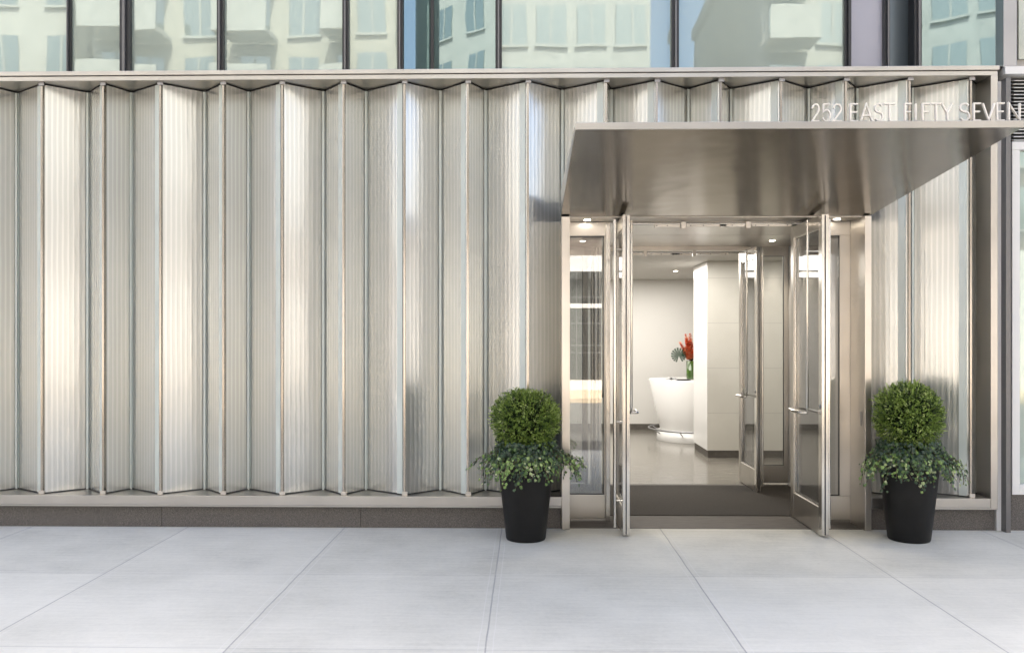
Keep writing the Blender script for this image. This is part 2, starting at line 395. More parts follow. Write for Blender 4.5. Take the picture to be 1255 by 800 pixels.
# soffit sheet with thickness
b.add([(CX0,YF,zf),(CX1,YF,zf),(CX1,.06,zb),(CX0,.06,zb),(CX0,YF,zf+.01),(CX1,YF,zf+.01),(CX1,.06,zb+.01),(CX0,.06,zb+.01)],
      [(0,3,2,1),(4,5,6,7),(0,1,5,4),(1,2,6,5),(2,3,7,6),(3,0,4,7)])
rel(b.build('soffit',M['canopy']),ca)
b=MB(); b.box(CX0-.003,YF-.012,zf-.002,CX1+.003,YF-.001,zt); rel(b.build('fascia',M['steelh'],None,.002),ca)
b=MB(); b.box(CX0,YF+.001,zt-.012,CX1,.06,zt-.002); rel(b.build('top_sheet',M['steelh']),ca)
for xx in (CX0-.002,CX1-.001):
    b=MB(); b.add([(xx,YF,zf+.011),(xx+.003,YF,zf+.011),(xx+.003,.05,zb+.011),(xx,.05,zb+.011),(xx,YF,zt-.013),(xx+.003,YF,zt-.013),(xx+.003,.05,zt-.013),(xx,.05,zt-.013)],
      [(0,3,2,1),(4,5,6,7),(0,1,5,4),(1,2,6,5),(2,3,7,6),(3,0,4,7)])
    rel(b.build('side_sheet',M['steelh']),ca)

# letters
def arc(cx,cy,rx,ry,a0,a1,n=12): return [(cx+rx*math.cos(R(a0+(a1-a0)*k/n)),cy+ry*math.sin(R(a0+(a1-a0)*k/n))) for k in range(n+1)]
G={'2':[arc(.5,.72,.46,.28,170,-35,12)+[(.02,0),(1,0)]],
   '5':[[(.92,1),(.14,1),(.08,.55)]+arc(.47,.33,.5,.33,125,-160,14)],
   'E':[[(1,1),(0,1),(0,0),(1,0)],[(0,.52),(.86,.52)]],
   'A':[[(0,0),(.5,1),(1,0)],[(.18,.32),(.82,.32)]],
   'S':[arc(.5,.76,.46,.24,30,270,10)+arc(.5,.26,.48,.26,90,-150,10)],
   'T':[[(0,1),(1,1)],[(.5,1),(.5,0)]],
   'F':[[(1,1),(0,1),(0,0)],[(0,.52),(.86,.52)]],
   'I':[[(.5,1),(.5,0)]],
   'Y':[[(0,1),(.5,.45),(1,1)],[(.5,.45),(.5,0)]],
   'V':[[(0,1),(.5,0),(1,1)]],
   'N':[[(0,0),(0,1),(1,0),(1,1)]]}
txt=[('2',538,562),('5',574,600),('2',610,637),('E',668,693),('A',703,740),('S',750,777),('T',780,818),('F',852,875),('I',882,894),('F',912,935),('T',940,973),('Y',977,1012),('S',1037,1070),('E',1085,1108),('V',1115,1155),('E',1163,1188),('N',1203,1240)]
sg=empty('building_sign',(2.5,YF+.03,zt),'thin steel letters reading 252 EAST FIFTY SEVEN standing on the canopy edge','sign')
def strip(mb,line,wd,y0,y1,closed=False):
    P=[Vector(p) for p in line]; n=len(P); Lf=[];Rt=[]
    for i in range(n):
        a=(P[i]-P[i-1]).normalized() if i>0 else None; c=(P[i+1]-P[i]).normalized() if i<n-1 else None
        if a is None: t=c
        elif c is None: t=a
        else: t=(a+c).normalized() if (a+c).length>.3 else a
        nn=Vector((-t.y,t.x)); k=1.
        if a is not None and c is not None:
            cs=max(.45,nn.dot(Vector((-a.y,a.x)))); k=1/cs
        Lf.append(P[i]+nn*wd/2*k); Rt.append(P[i]-nn*wd/2*k)
    vs=[(v.x,y0,v.y) for v in Lf]+[(v.x,y0,v.y) for v in Rt]+[(v.x,y1,v.y) for v in Lf]+[(v.x,y1,v.y) for v in Rt]
    fs=[]
    for i in range(n-1):
        fs+=[(i,i+1,n+i+1,n+i),(2*n+i,3*n+i,3*n+i+1,2*n+i+1),(i,2*n+i,2*n+i+1,i+1),(n+i,n+i+1,3*n+i+1,3*n+i)]
    fs+=[(0,n,3*n,2*n),(n-1,3*n-1,4*n-1,2*n-1)]
    mb.add(vs,fs)
for ch,a,c in txt:
    xa=WX(800+a/2.758,YF+.02); xb=WX(800+c/2.758,YF+.02); h=.108; z0=zt+.008
    mb=MB()
    for k,ln in enumerate(G[ch]): strip(mb,[(xa+u*(xb-xa),z0+v*h) for u,v in ln],.0085,YF+.012+.0003*k,YF+.030-.0003*k)
    o=mb.build('letter',M['lett']); rel(o,sg)
rel(MB().box(WX(993,YF),YF+.014,zt-.0015,CX1-.004,YF+.026,zt+.004).build('mounting_rail',M['steel']),sg)

# ------------------------------------------------------------------ entrance portal
def sidelight(parent,x0,x1,y,ztop,kick,head,stile_l,stile_r,gl='clear'):
    # frame pieces, glass, kick plate
    rel(MB().box(x0,y,0.03,x1,y+.05,kick).build('kick_plate',M['steel'],None,.003),parent)
    rel(MB().box(x0,y+.004,head,x1,y+.05,ztop).build('head_panel',M['steel'],None,.002),parent)
    if stile_l: rel(MB().box(x0,y+.002,kick+.001,x0+stile_l,y+.05,head-.001).build('stile',M['steel'],None,.002),parent)
    if stile_r: rel(MB().box(x1-stile_r,y+.002,kick+.001,x1,y+.05,head-.001).build('stile',M['steel'],None,.002),parent)
    a=x0+stile_l; b_=x1-stile_r
    rel(MB().box(a,y+.022,kick+.001,b_,y+.030,head-.001).build('glass_pane',M[gl],None),parent)
    rel(MB().box(a+.0005,y+.008,head-.010,b_-.0005,y+.02,head-.002).box(a+.0005,y+.008,kick+.002,b_-.0005,y+.02,kick+.010).box(a+.0005,y+.008,kick+.0105,a+.008,y+.02,head-.0105).box(b_-.008,y+.008,kick+.0105,b_-.0005,y+.02,head-.0105).build('gasket',M['gasket']),parent)
en=empty('entrance_portal',(1.7,.1,0),'brushed steel entrance frame with side lights and downlights under the canopy','door frame')
JT=.075
rel(MB().box(PL,-.01,0,PL+JT,.33,zb-.004).build('jamb',M['steel'],None,.004),en)
rel(MB().box(PR-JT*.8,-.01,0,PR,.33,zb-.004).build('jamb',M['steel'],None,.004),en)
rel(MB().box(PL+.004,.331,0,PL+.02,2.33,2.87).build('side_wall',M['steel']),en)
rel(MB().box(PR-.02,.331,0,PR-.004,2.33,2.87).build('side_wall',M['whitegloss']),en)
rel(MB().box(PR-JT*.8-.002,.06,.95,PR-JT*.8-.0085,.075,1.08).build('finger_pull',M['dull'],None,.002),en)
YD=.33
DL,DR=WX(748,YD),WX(1010,YD)      # door opening between side lights
xsl0=PL+JT; xsr1=PR-JT*.8
sidelight(en,xsl0,DL-.045,YD,2.865,.255,2.735,0,.012,'side')
sidelight(en,DR+.045,xsr1,YD,2.865,.255,2.735,.0,.10)
rel(MB().box(DL-.044,YD-.02,0.0,DL-.002,YD+.07,2.865).build('door_post',M['bright'],None,.004),en)
rel(MB().box(DR+.002,YD-.02,0.0,DR+.044,YD+.07,2.865).build('door_post',M['bright'],None,.004),en)
rel(MB().box(xsl0+.001,.05,2.868,xsr1-.001,YD+.05,2.874).build('soffit',M['steelh']),en)
rel(MB().box(DL,YD,2.852,DR,YD+.07,2.866).build('header',M['steelh']),en)
# vestibule ceiling & inner frame
rel(MB().box(PL+.021,YD+.072,2.853,PR-.021,1.24,2.872).box(PL+.021,1.25,2.853,PR-.021,2.32,2.872).build('ceiling_panel',M['steelh']),en)
YI=2.33
IL,IR=WX(742,YI),WX(916,YI)+.03
IL=.72; IR=2.70
sidelight(en,PL+.021,IL-.04,YI,2.87,.235,2.74,.0,.02)
sidelight(en,IR+.04,PR-.021,YI,2.87,.235,2.74,.0,.05)
rel(MB().box(IL-.039,YI-.01,0,IL,YI+.06,2.87).build('door_post',M['steel'],None,.003),en)
rel(MB().box(IR,YI-.01,0,IR+.039,YI+.06,2.87).build('door_post',M['steel'],None,.003),en)
rel(MB().box(IL+.001,YI,2.80,IR-.001,YI+.06,2.87).build('header',M['steel'],None,.003),en)
# door operators: tubes with little hinged boxes under each header
def operator(y,z,x0,x1,parent):
    m=MB(); m.tube([(x0,y,z),(x1,y,z)],.011,10); rel(m.build('operator_tube',M['bright']),parent)
    for t in (.30,.62):
        xc=x0+(x1-x0)*t
        m=MB().box(xc-.22,y-.016,z-.034,xc+.02,y+.018,z-.008).box(xc+.03,y-.022,z-.046,xc+.075,y+.024,z+.018).box(xc+.085,y-.016,z-.030,xc+.46,y+.018,z-.008)
        rel(m.build('operator_arm',M['steel'],None,.003),parent)
        for dx in (-.2,-.1,.12,.24,.42):
            m=MB(); m.tube([(xc+dx,y-.022,z-.02),(xc+dx,y-.015,z-.02)],.005,8); rel(m.build('screw',M['gasket']),parent)
operator(YD-.045,2.842,DL+.06,DR-.06,en)
operator(YI-.045,2.775,IL+.08,IR-.08,en)
# downlights
def downlight(x,y,z,name='downlight',par=None,power=6,size=75):
    e=par
    m=MB(); m.lathe([(.040,z-.001),(.042,z-.005),(.036,z-.006),(.033,z-.002)],x,y,28); t=rel(m.build('trim_ring',M['bright']),e)
    m=MB().disc(x,y,z-.003,.032,24); rel(m.build('lens',M['lamp'],recalc=False),e)
    if power:
        l=bpy.data.lights.new('downlight_lamp','SPOT'); l.energy=power; l.spot_size=R(size); l.spot_blend=.5; l.color=(1,.87,.7); l.shadow_soft_size=.03
        lo=bpy.data.objects.new('downlight_lamp',l); C.objects.link(lo); lo.location=(x,y,z-.012); rel(lo,e)
for pxx,txtl in ((720,'small round downlight glowing above the left side light'),(1027,'small round downlight glowing above the right side light')):
    X=WX(pxx,.17); d=empty('downlight',(X,.17,2.868),txtl,'ceiling light',"downlights in the entrance soffit"); downlight(X,.19,2.868,par=d,power=7)
for X,txtl in ((.62,'small downlight in the vestibule ceiling, on the left'),(2.75,'small downlight inside the vestibule, right')):
    d=empty('downlight',(X,1.75,2.853),txtl,'ceiling light','downlights in the vestibule ceiling'); downlight(X,1.75,2.853,par=d,power=16,size=120)

# ------------------------------------------------------------------ door leaves (balanced, swung out square to the wall)
def leaf(X,ynear,w,H,z0,side,label,rodside,pulloff=.06,rod=True,group='open glass entrance doors'):
    # leaf plane is x=X; runs from y=ynear (free edge) to ynear+w
    d=empty('glass_door',(X,ynear+w*.66,z0),label,'door',group)
    t=.031; y0=ynear; y1=ynear+w
    def B(n,*a,m='steel',bv=.003): return rel(MB().box(*a).build(n,M[m],None,bv),d)
    B('stile',X-t,y0,z0,X+t,y0+.085,z0+H,m='bright'); B('stile',X-t,y1-.085,z0,X+t,y1,z0+H)
    B('top_rail',X-t+.001,y0+.086,z0+H-.115,X+t-.001,y1-.086,z0+H-.0005); B('bottom_rail',X-t+.001,y0+.086,z0+.0005,X+t-.001,y1-.086,z0+.24)
    B('glass_pane',X-.004,y0+.0855,z0+.24,X+.004,y1-.0855,z0+H-.115,m='clear',bv=0)
    B('gasket',X-.006,y0-.004,z0+.01,X+.004,y0-.0005,z0+H-.01,m='gasket',bv=0)
    # inner glazing beads
    m=MB()
    for s in (-1,1):
        a=X+s*.010; b_=X+s*.020
        m.box(a,y0+.0865,z0+.2415,b_,y0+.097,z0+H-.1165); m.box(a,y1-.097,z0+.2415,b_,y1-.0865,z0+H-.1165)
        m.box(a,y0+.098,z0+.2415,b_,y1-.098,z0+.252); m.box(a,y0+.098,z0+H-.127,b_,y1-.098,z0+H-.1165)
    rel(m.build('glazing_bead',M['bright']),d)
    s=rodside
    # panic rod with short horizontal bar (room face)
    xr=X+s*(t+.045); yr=y0+.24
    if rod:
        m=MB(); zz=1.07
        m.tube([(xr,yr,z0+H-.02),(xr,yr,zz+.06),(xr,yr+.01,zz+.02),(xr,yr+.04,zz),(xr,yr+.10,zz),(xr,y1-.10,zz)],.011,10)
        m.tube([(xr,y1-.10,zz),(X+s*t,y1-.06,zz)],.011,10)
        m.tube([(xr,yr+.02,zz+.005),(xr+s*.055,yr+.01,zz+.008),(xr+s*.06,yr+.25,zz+.008)],.013,10)
        m.box(xr-.012,yr-.012,z0+H-.07,X+s*t,yr+.012,z0+H-.045)
        rel(m.build('panic_bar',M['bright']),d)
    # full height pull on the street face
    xp=X-s*(t+pulloff); yp=y0+.05
    m=MB(); m.tube([(xp,yp,z0+.06),(xp,yp,z0+H-.04)],.0135,12)
    for z in (z0+.30,z0+1.0,z0+H-.3): m.tube([(xp,yp,z),(X-s*t,yp,z)],.008,8)
    rel(m.build('pull_handle',M['bright']),d)
    # lock
    lk=rel(MB().lathe([(0,0),(.022,0),(.022,.004),(0,.005)],0,0,20).build('lock_cylinder',M['dull']),d)
    lk.matrix_parent_inverse.identity(); lk.location=(s*t,y0+.04-(ynear+w*.66),1.15-z0); lk.rotation_euler=(0,s*math.pi/2,0)
    # pivot arm on top
    m=MB().box(X-.012,y0+w*.35,z0+H+.002,X+.012,y1-.02,z0+H+.012); m.lathe([(.0,z0+H+.001),(.018,z0+H+.001),(.018,z0+H+.016),(0,z0+H+.016)],X,y0+w*.66,16)
    rel(m.build('pivot_arm',M['gasket']),d)
    return d
XLl=WX(767,-.26)+.003; XRl=WX(1011,-.26)
leaf(XRl,-.27,.86,2.835,.012,1,'large open glass door on the right, swung out over the sidewalk',-1,.02)
leaf(XLl,-.27,.86,2.835,.012,-1,'large open glass door on the left, seen almost edge on',1,.065)
XRi2=WX(930,1.83)
leaf(XRi2,1.82,.78,2.785,.012,1,'smaller inner glass door on the right, open between vestibule and lobby',-1,.02,group='open inner glass doors')
leaf(.80,1.82,.78,2.785,.012,-1,'inner glass door on the left, open behind the left side light',1,.03,group='open inner glass doors')

# floors in the entrance
o=MB().box(PL+.001,.0505,-.05,PR-.001,.57,.004).build('threshold',M['thresh']); tag(o,kind='structure')
mm=MB()
o=MB().box(PL+.021,.572,-.05,PR-.021,2.38,.003).build('vestibule_floor',M['thresh']); tag(o,kind='structure')
e=MB()
e.box(PL+.05,.60,.004,PR-.05,2.26,.010)
o=e.build('entrance_mat',M['mat'],None,.002); tag(o,'long charcoal floor mat filling the vestibule between the doors','mat')
o=MB().box(-5,2.382,-.05,7,8.4,.002).build('lobby_floor',M['lfloor']); tag(o,kind='structure')
o=MB().box(-5,2.40,2.89,7,8.4,2.95).build('lobby_ceiling',M['ceil']); tag(o,kind='structure')
bw=empty('lobby_back_wall',(1,8.4,0),'plain off-white wall at the back of the lobby','wall')
rel(MB().box(-5,8.4,0.0,7,8.5,2.95).build('wall_face',M['white']),bw)
rel(MB().box(-4.9,8.385,.002,6.9,8.399,.11).build('baseboard',M['thresh']),bw)
o=MB().box(-5,2.42,0,-4.9,8.4,2.89).build('lobby_side_wall',M['white']); tag(o,'off-white lobby wall far to the left, hardly seen','wall')
o=MB().box(6.9,2.42,0,7,8.4,2.89).build('lobby_side_wall',M['white']); tag(o,'off-white lobby wall far to the right behind the pillar','wall')
o=MB().box(-5,2.40,0.004,PL+.01,2.42,2.89).box(PR-.01,2.40,0.004,7,2.42,2.89).build('lobby_front_wall',M['white']); tag(o,'off-white lobby wall beside the inner doors','wall')
# pillar
pY=WZ; YPL=12.2-7.6
pil=empty('lobby_pillar',(3.5,YPL,0),'square white pillar with large tile joints beside the reception desk','pillar')
xp0=WX(867,YPL); xb=WX(848,YPL+1.0)
rel(MB().prism([(xp0,YPL),(5.4,YPL),(5.4,YPL+1.0),(xp0,YPL+1.0)],.11,2.889).build('pillar_body',M['tile']),pil)
rel(MB().prism([(xp0+.01,YPL+.01),(5.39,YPL+.01),(5.39,YPL+.99),(xp0+.01,YPL+.99)],.002,.11).build('baseboard',M['thresh']),pil)
rel(MB().box(xp0-.003,YPL+.001,.111,xp0-.0005,YPL+.999,2.887).build('side_face',M['whitegloss']),pil)
# desk
DY=14.45-7.6; DX=WX(852,DY)
dk=empty('reception_desk',(DX,DY,0),'white round reception counter flaring upward, partly behind the pillar','desk')
rel(MB().lathe([(.60,.17),(.80,1.045),(.795,1.05),(.1,1.05),(.0,1.05)],DX,DY,72).build('counter',M['whitegloss']),dk)
rel(MB().lathe([(.66,.003),(.66,.165),(.0,.165)],DX,DY,72,).build('base',M['whitegloss']),dk)
m=MB(); m.tube([(DX+.80*math.cos(2*math.pi*k/72),DY+.80*math.sin(2*math.pi*k/72),.20) for k in range(73)],.016,8)
for k in range(0,72,9):
    t=2*math.pi*(k+3)/72; m.tube([(DX+.80*math.cos(t),DY+.80*math.sin(t),.20),(DX+.655*math.cos(t),DY+.655*math.sin(t),.12)],.01,6)
rel(m.build('foot_rail',M['dull']),dk)
m=MB()
for k in range(5):
    t=2*math.pi*k/5+.4; cx,cy=WX(824,DY-.5),DY-.45
    m.tube([(cx,cy,1.075),(cx+.05*math.cos(t),cy+.05*math.sin(t),1.082),(cx+.12*math.cos(t),cy+.12*math.sin(t),1.066)],[.02,.014,.003],8)
tag(m.build('starfish_ornament',M['dull']),'small grey star shaped ornament lying on the reception desk','ornament')
o=MB().box(WX(829,DY-.5),DY-.62,1.058,WX(845,DY-.5),DY-.38,1.068).build('folder',M['black'],None,.002); tag(o,'flat dark folder on the reception desk below the vase','folder')
# vase and flowers
VX,VY=WX(847,DY-.25),DY-.25
vs=empty('vase',(VX,VY,1.056),'green glass vase holding the red flowers on the desk','vase')
rel(MB().lathe([(.0,1.06),(.075,1.06),(.082,1.08),(.085,1.37),(.078,1.37),(.07,1.34),(0,1.34)],VX,VY,28).build('vase_body',M['vase']),vs)
def attr(o,vals):
    a=o.data.attributes.new('rnd','FLOAT','POINT'); a.data.foreach_set('value',vals)
fl=empty('flower_arrangement',(VX,VY,1.36),'tall orange red gladioli with dark split leaves in the green vase','flowers')
rng=random.Random(3)
m=MB(); vals_=[]; st=MB()
for k in range(20):
    a=rng.uniform(0,6.28); l=rng.uniform(.14,.52) if k else .5; r_=rng.uniform(.05,.2)
    base=Vector((VX,VY,1.34)); tip=base+Vector((math.cos(a)*r_,math.sin(a)*r_,l))
    st.tube([base,base.lerp(tip,.5)+Vector((0,0,.02)),tip],[.006,.005,.003],6)
    nf=int(l*36)+6
    for j in range(nf):
        t=.3+.7*j/nf; c=base.lerp(tip,t); sz=.072*(1.2-t*.8)
        cr=rng.random()
        for q in range(6):
            aa=rng.uniform(0,6.28); d=Vector((math.cos(aa),math.sin(aa),rng.uniform(.0,.8))).normalized()
            sd=d.cross(Vector((0,0,1))).normalized()*sz*.5
            m.add([c,c+d*sz*.6+sd,c+d*sz*1.2,c+d*sz*.6-sd],[(0,1,2,3)]); vals_+=[min(1,max(0,cr+rng.uniform(-.2,.2)))]*4
o=m.build('petals',M['petal'],recalc=False); rel(o,fl); attr(o,vals_)
rel(st.build('stems',M['dleaf']),fl)
def monstera(c,nrm,size):
    m=MB(); nrm=Vector(nrm).normalized(); u=nrm.cross(Vector((0,0,1))).normalized(); v=u.cross(nrm)
    c=Vector(c); n=15
    for k in range(n):
        a=R(-150+300*k/(n-1)); a2=a+R(13); L_=size*(1-.22*abs(a)/R(150))
        p=lambda ang,r: c+(v*math.cos(ang)+u*math.sin(ang))*r - nrm*(r*r*.8)
        m.add([c,p(a-R(2),L_*.4),p(a,L_),p(a2,L_*.97),p(a2+R(3),L_*.4)],[(0,1,2,3,4)])
    return m
for c,nr,s in (((VX-.22,VY-.05,1.46),(-.1,-1,.25),.15),((VX+.2,VY-.03,1.44),(.3,-1,.3),.14),((VX-.02,VY+.2,1.5),(0,1,.3),.14)):
    rel(monstera(c,nr,s).build('leaf',M['dleaf'],recalc=False),fl)
# lobby ceiling lamps
for k,(X,Y,lb) in enumerate(((WX(828,6.4),6.4,'round recessed ceiling lamp in the lobby above the desk'),(1.0,6.0,'recessed ceiling lamp in the lobby, hidden by the header'))):
    d=empty('ceiling_lamp',(X,Y,2.889),lb,'ceiling light','lobby ceiling lamps'); downlight(X,Y,2.889,par=d,power=0)
def area(x,y,z,sx,sy,en_,col=(1,.93,.84)):
    l=bpy.data.lights.new('lobby_light','AREA'); l.shape='RECTANGLE'; l.size=sx; l.size_y=sy; l.energy=en_; l.color=col
    o=bpy.data.objects.new('lobby_light',l); C.objects.link(o); o.location=(x,y,z); return o
area(1.0,4.9,2.87,3.0,2.2,27,(1,.955,.89))
area(1.2,7.0,2.87,4.0,1.2,16,(1,.955,.89))
area(2.8,3.3,2.87,3,1.0,12.5,(1,.955,.89))

# ------------------------------------------------------------------ planters
def planter(X,Y,seed,lab,labb,labi,cz,far):
    rng=random.Random(seed); H=.70
    p=empty('planter',(X,Y,0),lab,'planter','black planters beside the door')
    rel(MB().lathe([(.0,.006),(.160,.006),(.168,.0),(.174,.012),(.250,H-.01),(.252,H),(.246,H+.003),(.236,H),(.232,H-.05)],X,Y,64).build('pot',M['pot']),p)
    rel(MB().lathe([(.0,H-.035),(.12,H-.04),(.233,H-.05)],X,Y,40).build('soil',M['soil']),p)
    # boxwood ball
    bx=empty('boxwood_ball',(X,Y,H),labb,'shrub','clipped boxwood balls')
    rad=.278
    st=MB(); st.tube([(X,Y,H-.05),(X+.01,Y,H+.1),(X,Y,cz)],[.02,.018,.012],8)
    for k in range(50):
        d=Vector((rng.gauss(0,1),rng.gauss(0,1),rng.gauss(0,1)+.2)).normalized(); st.tube([(X,Y,cz-.1*rng.random()),Vector((X,Y,cz))+d*rad*.93],[.005,.002],5)
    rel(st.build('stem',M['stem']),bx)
    core=MB(); ph=[(rad*.74*math.sin(R(a)),cz-rad*.74*math.cos(R(a))) for a in range(0,181,15)]; core.lathe([(max(r,.0001),z) for r,z in ph],X,Y,24); rel(core.build('dark_core',M['core']),bx)  # solid ball behind the leaves, inner shade painted as its dark colour
    m=MB(); vals_=[]; 
    lump=[(Vector((rng.gauss(0,1),rng.gauss(0,1),rng.gauss(0,1))).normalized(),rng.uniform(-.07,.06)) for _ in range(60)]
    def radius(d):
        s=0
        for l,a in lump:
            q=d.dot(l)
            if q>.8: s+=a*(q-.8)/.2
        return rad*(1+max(-.14,min(.09,s)))
    nsp=2900
    for k in range(nsp):
        d=Vector((rng.gauss(0,1),rng.gauss(0,1),rng.gauss(0,1))).normalized()
        if d.z<-.9: continue
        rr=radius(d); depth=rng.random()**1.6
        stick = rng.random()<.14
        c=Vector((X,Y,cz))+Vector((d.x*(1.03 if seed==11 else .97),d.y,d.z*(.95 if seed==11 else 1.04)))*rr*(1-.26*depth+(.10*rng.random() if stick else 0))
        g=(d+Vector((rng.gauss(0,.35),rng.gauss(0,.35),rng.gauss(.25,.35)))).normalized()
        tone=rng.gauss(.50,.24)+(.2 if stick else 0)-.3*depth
        e1=g.cross(Vector((rng.gauss(0,1),rng.gauss(0,1),rng.gauss(0,1)))).normalized(); e2=g.cross(e1)
        for j in range(6):
            t=j*1.57+(.8 if j%2 else 0); out=(e1*math.cos(t)+e2*math.sin(t)); b0=c+g*(-.018+.0085*j)
            l=(out*(.85-.1*j)+g*(.55+.12*j)).normalized(); L_=rng.uniform(.0135,.0215); wv=l.cross(g).normalized()*L_*.33
            nrm=l.cross(wv).normalized()*L_*.12
            m.add([b0,b0+l*L_*.45+wv+nrm,b0+l*L_,b0+l*L_*.45-wv+nrm],[(0,1,2,3)])
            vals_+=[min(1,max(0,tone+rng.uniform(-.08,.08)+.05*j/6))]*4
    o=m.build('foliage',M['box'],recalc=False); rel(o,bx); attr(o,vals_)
    # ivy
    iv=empty('ivy_plant',(X,Y,H),labi,'ivy','trailing ivy in the planters')
    m=MB(); vals_=[]; st=MB()
    prof=[(0,-.05),(.28,-.22),(.55,-.10),(.62,.12),(.45,.25),(.62,.45),(.5,.62),(.22,.60),(.0,1.0),(-.22,.60),(-.5,.62),(-.62,.45),(-.45,.25),(-.62,.12),(-.55,-.10),(-.28,-.22)]
    def ivyleaf(c,nrm,down,sz,val):
        nrm=nrm.normalized(); v=(down-nrm*down.dot(nrm)).normalized(); u=nrm.cross(v)
        P=[c+nrm*.004]+[c+(u*a*.85+v*b_)*sz-nrm*(abs(a)*.22+max(0,b_)*.25*b_)*sz for a,b_ in prof]
        n=len(prof); m.add(P,[(0,1+i,1+(i+1)%n) for i in range(n)],False); vals_.extend([val]*(n+1))
    nv=96
    for k in range(nv):
        a=2*math.pi*k/nv+rng.uniform(-.1,.1)
        rt=Vector((math.cos(a),math.sin(a),0)); tn=Vector((-rt.y,rt.x,0))
        sideways=abs(rt.x)
        reach=rng.uniform(.03,.09)+.09*sideways*rng.random(); drop=rng.uniform(.06,.20)*(1.2 if rng.random()<.3 else .8)
        if rt.y>.3: reach=min(reach,.05); drop*=.6
        if rt.x>.75 or (k%11==0 and rt.y<.2): reach+=far*rng.uniform(.4,1); drop=rng.uniform(.03,.2); young0=True
        P0=Vector((X,Y,H+rng.uniform(.02,.1)))+rt*rng.uniform(.10,.2)
        P1=Vector((X,Y,H+rng.uniform(.05,.12)))+rt*(.25+reach*.4)
        P2=Vector((X,Y,H-.02))+rt*(.26+reach)+tn*rng.uniform(-.05,.05)
        P3=Vector((X,Y,H-drop))+rt*(.25+reach*1.05)+tn*rng.uniform(-.08,.08)
        path=[]
        for t in [i/11 for i in range(12)]:
            q=(1-t)**3*P0+3*(1-t)**2*t*P1+3*(1-t)*t*t*P2+t**3*P3; path.append(q)
        st.tube(path,[.0025]*len(path),5)
        young=rng.random()<.45
        for i,q in enumerate(path):
            for r2 in range(2):
                if rng.random()<.12: continue
                nrm=(rt*.9+Vector((0,-.25,.55))+Vector((rng.gauss(0,.4),rng.gauss(0,.4),rng.gauss(0,.4))))
                dn=Vector((rng.gauss(0,.5),rng.gauss(0,.5),-1))+rt*.3
                v=rng.gauss(.40,.2)+(.3 if young and i>5 else 0)
                if rng.random()<.04: v=.97
                c=q+Vector((rng.gauss(0,.012),rng.gauss(0,.012),rng.gauss(0,.012)))+rt*.008
                # keep leaves out of the pot wall
                dr=Vector((c.x-X,c.y-Y)); lim=.262+.0*(c.z-H)
                if c.z<H+.01 and dr.length<.262: dr=dr.normalized()*.266; c.x=X+dr.x; c.y=Y+dr.y
                ivyleaf(c,nrm,dn,rng.uniform(.020,.040)*(1.-.03*i),min(1,max(0,v)))
    # collar of leaves between the ball and the rim
    for k in range(760):
        a=rng.uniform(0,6.28); z=H+rng.uniform(-.03,.17); t=max(0,(z-H)/.17); r_=.268-.03*t+rng.uniform(-.03,.03)
        rt=Vector((math.cos(a),math.sin(a),0))
        ivyleaf(Vector((X,Y,z))+rt*r_,rt+Vector((rng.gauss(0,.35),rng.gauss(0,.35),.4+rng.gauss(0,.3))),Vector((rng.gauss(0,.5),rng.gauss(0,.5),-1)),rng.uniform(.02,.036),min(1,max(0,rng.gauss(.3,.18))))
    o=m.build('foliage',M['ivy'],recalc=False); rel(o,iv); attr(o,vals_)
    rel(st.build('vines',M['stem']),iv)
planter(WX(644.5,-.35),-.35,11,'tall tapered black planter left of the entrance doors','round clipped boxwood ball in the left planter','dark trailing ivy spilling over the rim of the left planter',1.04,.17)
planter(WX(1114,-.31),-.31,23,'tall tapered black planter right of the entrance doors','round clipped boxwood ball in the right planter','trailing ivy spilling over the rim of the right planter',1.075,.08)

# ------------------------------------------------------------------ upper curtain wall
Z0=ZT+.085; ZU=7.6; YU=.16
up=empty('curtain_wall',(0,.2,Z0),'row of tall greenish reflecting windows above the steel ledge','windows')
seg=[(-560,.16),(-330,.16),(-120,.16),(83,.16),(152,.16),(269,.16),(423,.16),(490,.17),(530,.42),(611,.16),(828,.16),(1040,.16)]
def upane(a,b_,mat,name='window_pane'):
    (p0,y0),(p1,y1)=a,b_
    X0,X1=WX(p0,y0),WX(p1,y1)
    me=MB(); me.prism([(X0,y0),(X1,y1),(X1,y1+.02),(X0,y0+.02)],Z0+.004,ZU); o=me.build(name,M[mat]); rel(o,up); return o
rr=random.Random(5)
for i in range(len(seg)-1):
    mat='upglass'
    if (seg[i][0],seg[i+1][0]) in ((490,530),(530,611)): mat='tealglass'
    upane((seg[i][0],seg[i][1]+rr.uniform(0,.02)),(seg[i+1][0],seg[i+1][1]+rr.uniform(0,.02)),mat)
upane((1040,.18),(1090,.18),'lavender','panel'); upane((1090,.18),(1126,.30),'slate','panel'); upane((1126,.30),(1236,.10),'tealglass')
for px_,w_,kind in ((83,6,'t'),(152,13,'t'),(269,8,'n'),(423,8,'n'),(490,7,'n'),(611,8,'n'),(828,9,'n'),(1040,8,'d'),(1088,7,'n'),(1126,9,'n'),(-120,10,'n'),(-330,10,'n'),(-560,10,'n')):
    X=WX(px_,.12); hw=w_*.0075/2
    rel(MB().box(X-hw,.13,Z0+.003,X-hw*.25,.30,ZU+.01).box(X+hw*.3,.13,Z0+.003,X+hw,.30,ZU+.01).build('mullion',M['gasket'],None,.002),up)
    rel(MB().box(X-hw*.24,.10,Z0+.0025,X+hw*.29,.29,ZU+.012).build('mullion_cap',M['midgrey' if kind!='d' else 'gasket'],None,.002),up)
X=WX(530,.42); rel(MB().box(X-.015,.40,Z0+.003,X+.015,.46,ZU).build('mullion',M['gasket']),up)
X=WX(1237,.09); rel(MB().box(X-.02,.06,Z0+.003,X+.02,.2,ZU).build('mullion',M['tealglass']),up)
